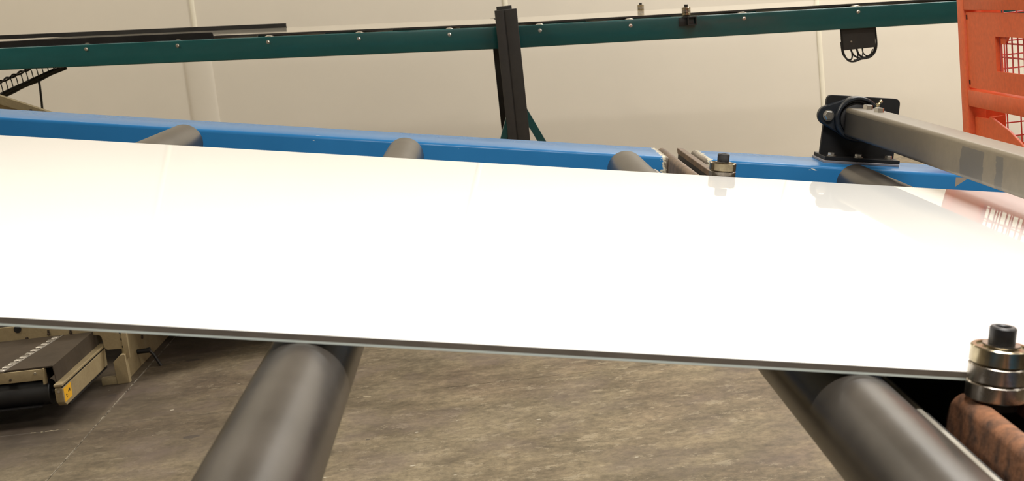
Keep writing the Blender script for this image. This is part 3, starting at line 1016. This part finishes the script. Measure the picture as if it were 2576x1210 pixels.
def wires(us, ws, plane_axis, pos, r=0.0019):
    """welded mesh: us upright wires, ws level wires; pos is the plane"""
    mb = MB()
    lo_u, hi_u, lo_w, hi_w = us[0], us[-1], ws[0], ws[-1]
    for a in us:
        if plane_axis == 'x':
            mb.tube([(pos, a, lo_w), (pos, a, hi_w)], r, 6)
        else:
            mb.tube([(a, pos, lo_w), (a, pos, hi_w)], r, 6)
    for b in ws:
        if plane_axis == 'x':
            mb.tube([(pos + 2 * r, lo_u, b), (pos + 2 * r, hi_u, b)], r, 6)
        else:
            mb.tube([(lo_u, pos + 2 * r, b), (hi_u, pos + 2 * r, b)], r, 6)
    return mb


def fr(a, b, s, off=0.0):
    k0 = math.ceil((a - off) / s)
    k1 = math.floor((b - off) / s)
    return [off + s * k for k in range(k0, k1 + 1)]


# left side: top rail, windowed panel, middle rail, lower mesh
MB().box((U0 + 0.001, V0 + PW, -0.1375), (U0 + 0.036, V1 - PW, TOP), 0.002).build('top_panel', M['orange'], FW, cg)
WV0, WV1, WB, WT = 2.79, 3.163, -0.2765, -0.197
pn = MB()
a, b = V0 + PW, V1 - PW
x0, x1 = U0 + 0.006, U0 + 0.011
pn.box((x0, a, WT), (x1, b, -0.1435))
pn.box((x0, a, -0.3235), (x1, b, WB))
pn.box((x0, a, WB), (x1, WV0, WT))
pn.box((x0, WV1, WB), (x1, b, WT))
pn = pn.build('side_panel', M['orange'], FW, cg)
for w in (-0.155, -0.311):
    MB().box((U0 + 0.0052, 3.336, w - 0.0055), (U0 + 0.0064, 3.3445, w + 0.0055), 0.0005).build('hole', M['hole'], FW, pn)
MB().box((x1, WV1 - 0.001, WB), (x1 + 0.007, WV1 + 0.005, WT)).build('window_return', M['orange'], FW, pn)
MB().prism([(3.163, -0.196), (3.163, -0.2155), (3.128, -0.2155), (3.108, -0.196)], 'x', U0 + 0.016, U0 + 0.020).build('corner_gusset', M['orange'], FW, pn)
wires([WV0 - 0.01] + fr(WV0, WV1 - 0.002, 0.0335, 2.990) + [WV1], [WB - 0.01] + fr(WB, WT, 0.0315, -0.2138) + [WT + 0.01], 'x', U0 + 0.0165).build(
    'wire_mesh', M['red_wire'], FW, cg, kind='stuff')
MB().box((U0 + 0.001, V0 + PW, -0.369), (U0 + 0.034, V1 - PW, -0.3285), 0.004).build('middle_rail', M['orange'], FW, cg)
MB().box((U0 + 0.001, V0 + PW, -H + 0.10), (U0 + 0.034, V1 - PW, -H + 0.14), 0.004).build('lower_rail', M['orange'], FW, cg)
# bracket and gusset below the middle rail
bk = MB().prism([(3.348, -0.396), (3.258, -0.394), (3.245, -0.387), (3.225, -0.392), (3.13, -0.4115), (3.075, -0.4290), (3.03, -0.445), (2.9, -0.445), (2.9, -0.70), (3.348, -0.70)],
                'x', U0 + 0.016, U0 + 0.022, 0.001)
bk.box((U0 + 0.018, 3.235, -0.70), (U0 + 0.045, 3.250, -0.388))
bk.build('corner_bracket', M['orange'], FW, cg)
# back side seen through the openings
bs = MB().box((U0 + PW, V1 - 0.030, -0.48), (1.262, V1 - 0.024, TOP))
bs.prism([(1.20, -0.44), (1.262, -0.443), (1.291, -0.473), (1.95, -0.473), (1.95, -0.56), (1.20, -0.56)], 'y', V1 - 0.032, V1 - 0.022)
bs.build('back_plate', M['orange'], FW, cg)
MB().box((U0 + PW, V1 - 0.034, -0.14), (U1 - PW, V1 - 0.004, TOP), 0.002).build('back_rail', M['orange'], FW, cg)
wires([1.205] + fr(1.215, U1 - PW, 0.0335, 1.2715) + [U1 - PW], [-0.55] + fr(-0.53, -0.15, 0.0333, -0.4235) + [-0.13], 'y', V1 - 0.016).build(
    'wire_mesh', M['red_wire'], FW, cg, kind='stuff')
MB().box((U1 - 0.034, V0 + PW, -0.139), (U1 - 0.004, V1 - PW, TOP), 0.002).build('top_panel', M['orange'], FW, cg)
MB().box((U1 - 0.034, V0 + PW, -0.369), (U1 - 0.004, V1 - PW, -0.3285), 0.004).build('middle_rail', M['orange'], FW, cg)
MB().box((U0 + PW, V0 + 0.004, -0.139), (U1 - PW, V0 + 0.034, TOP), 0.002).build('front_rail', M['orange'], FW, cg)
MB().box((U0 + PW, V0 + 0.004, -0.369), (U1 - PW, V0 + 0.034, -0.3285), 0.004).build('front_rail', M['orange'], FW, cg)
MB().box((U0 + PW, V0 + PW, -H + 0.12), (U1 - PW, V1 - PW, -H + 0.14)).build('floor_plate', M['orange'], FW, cg)
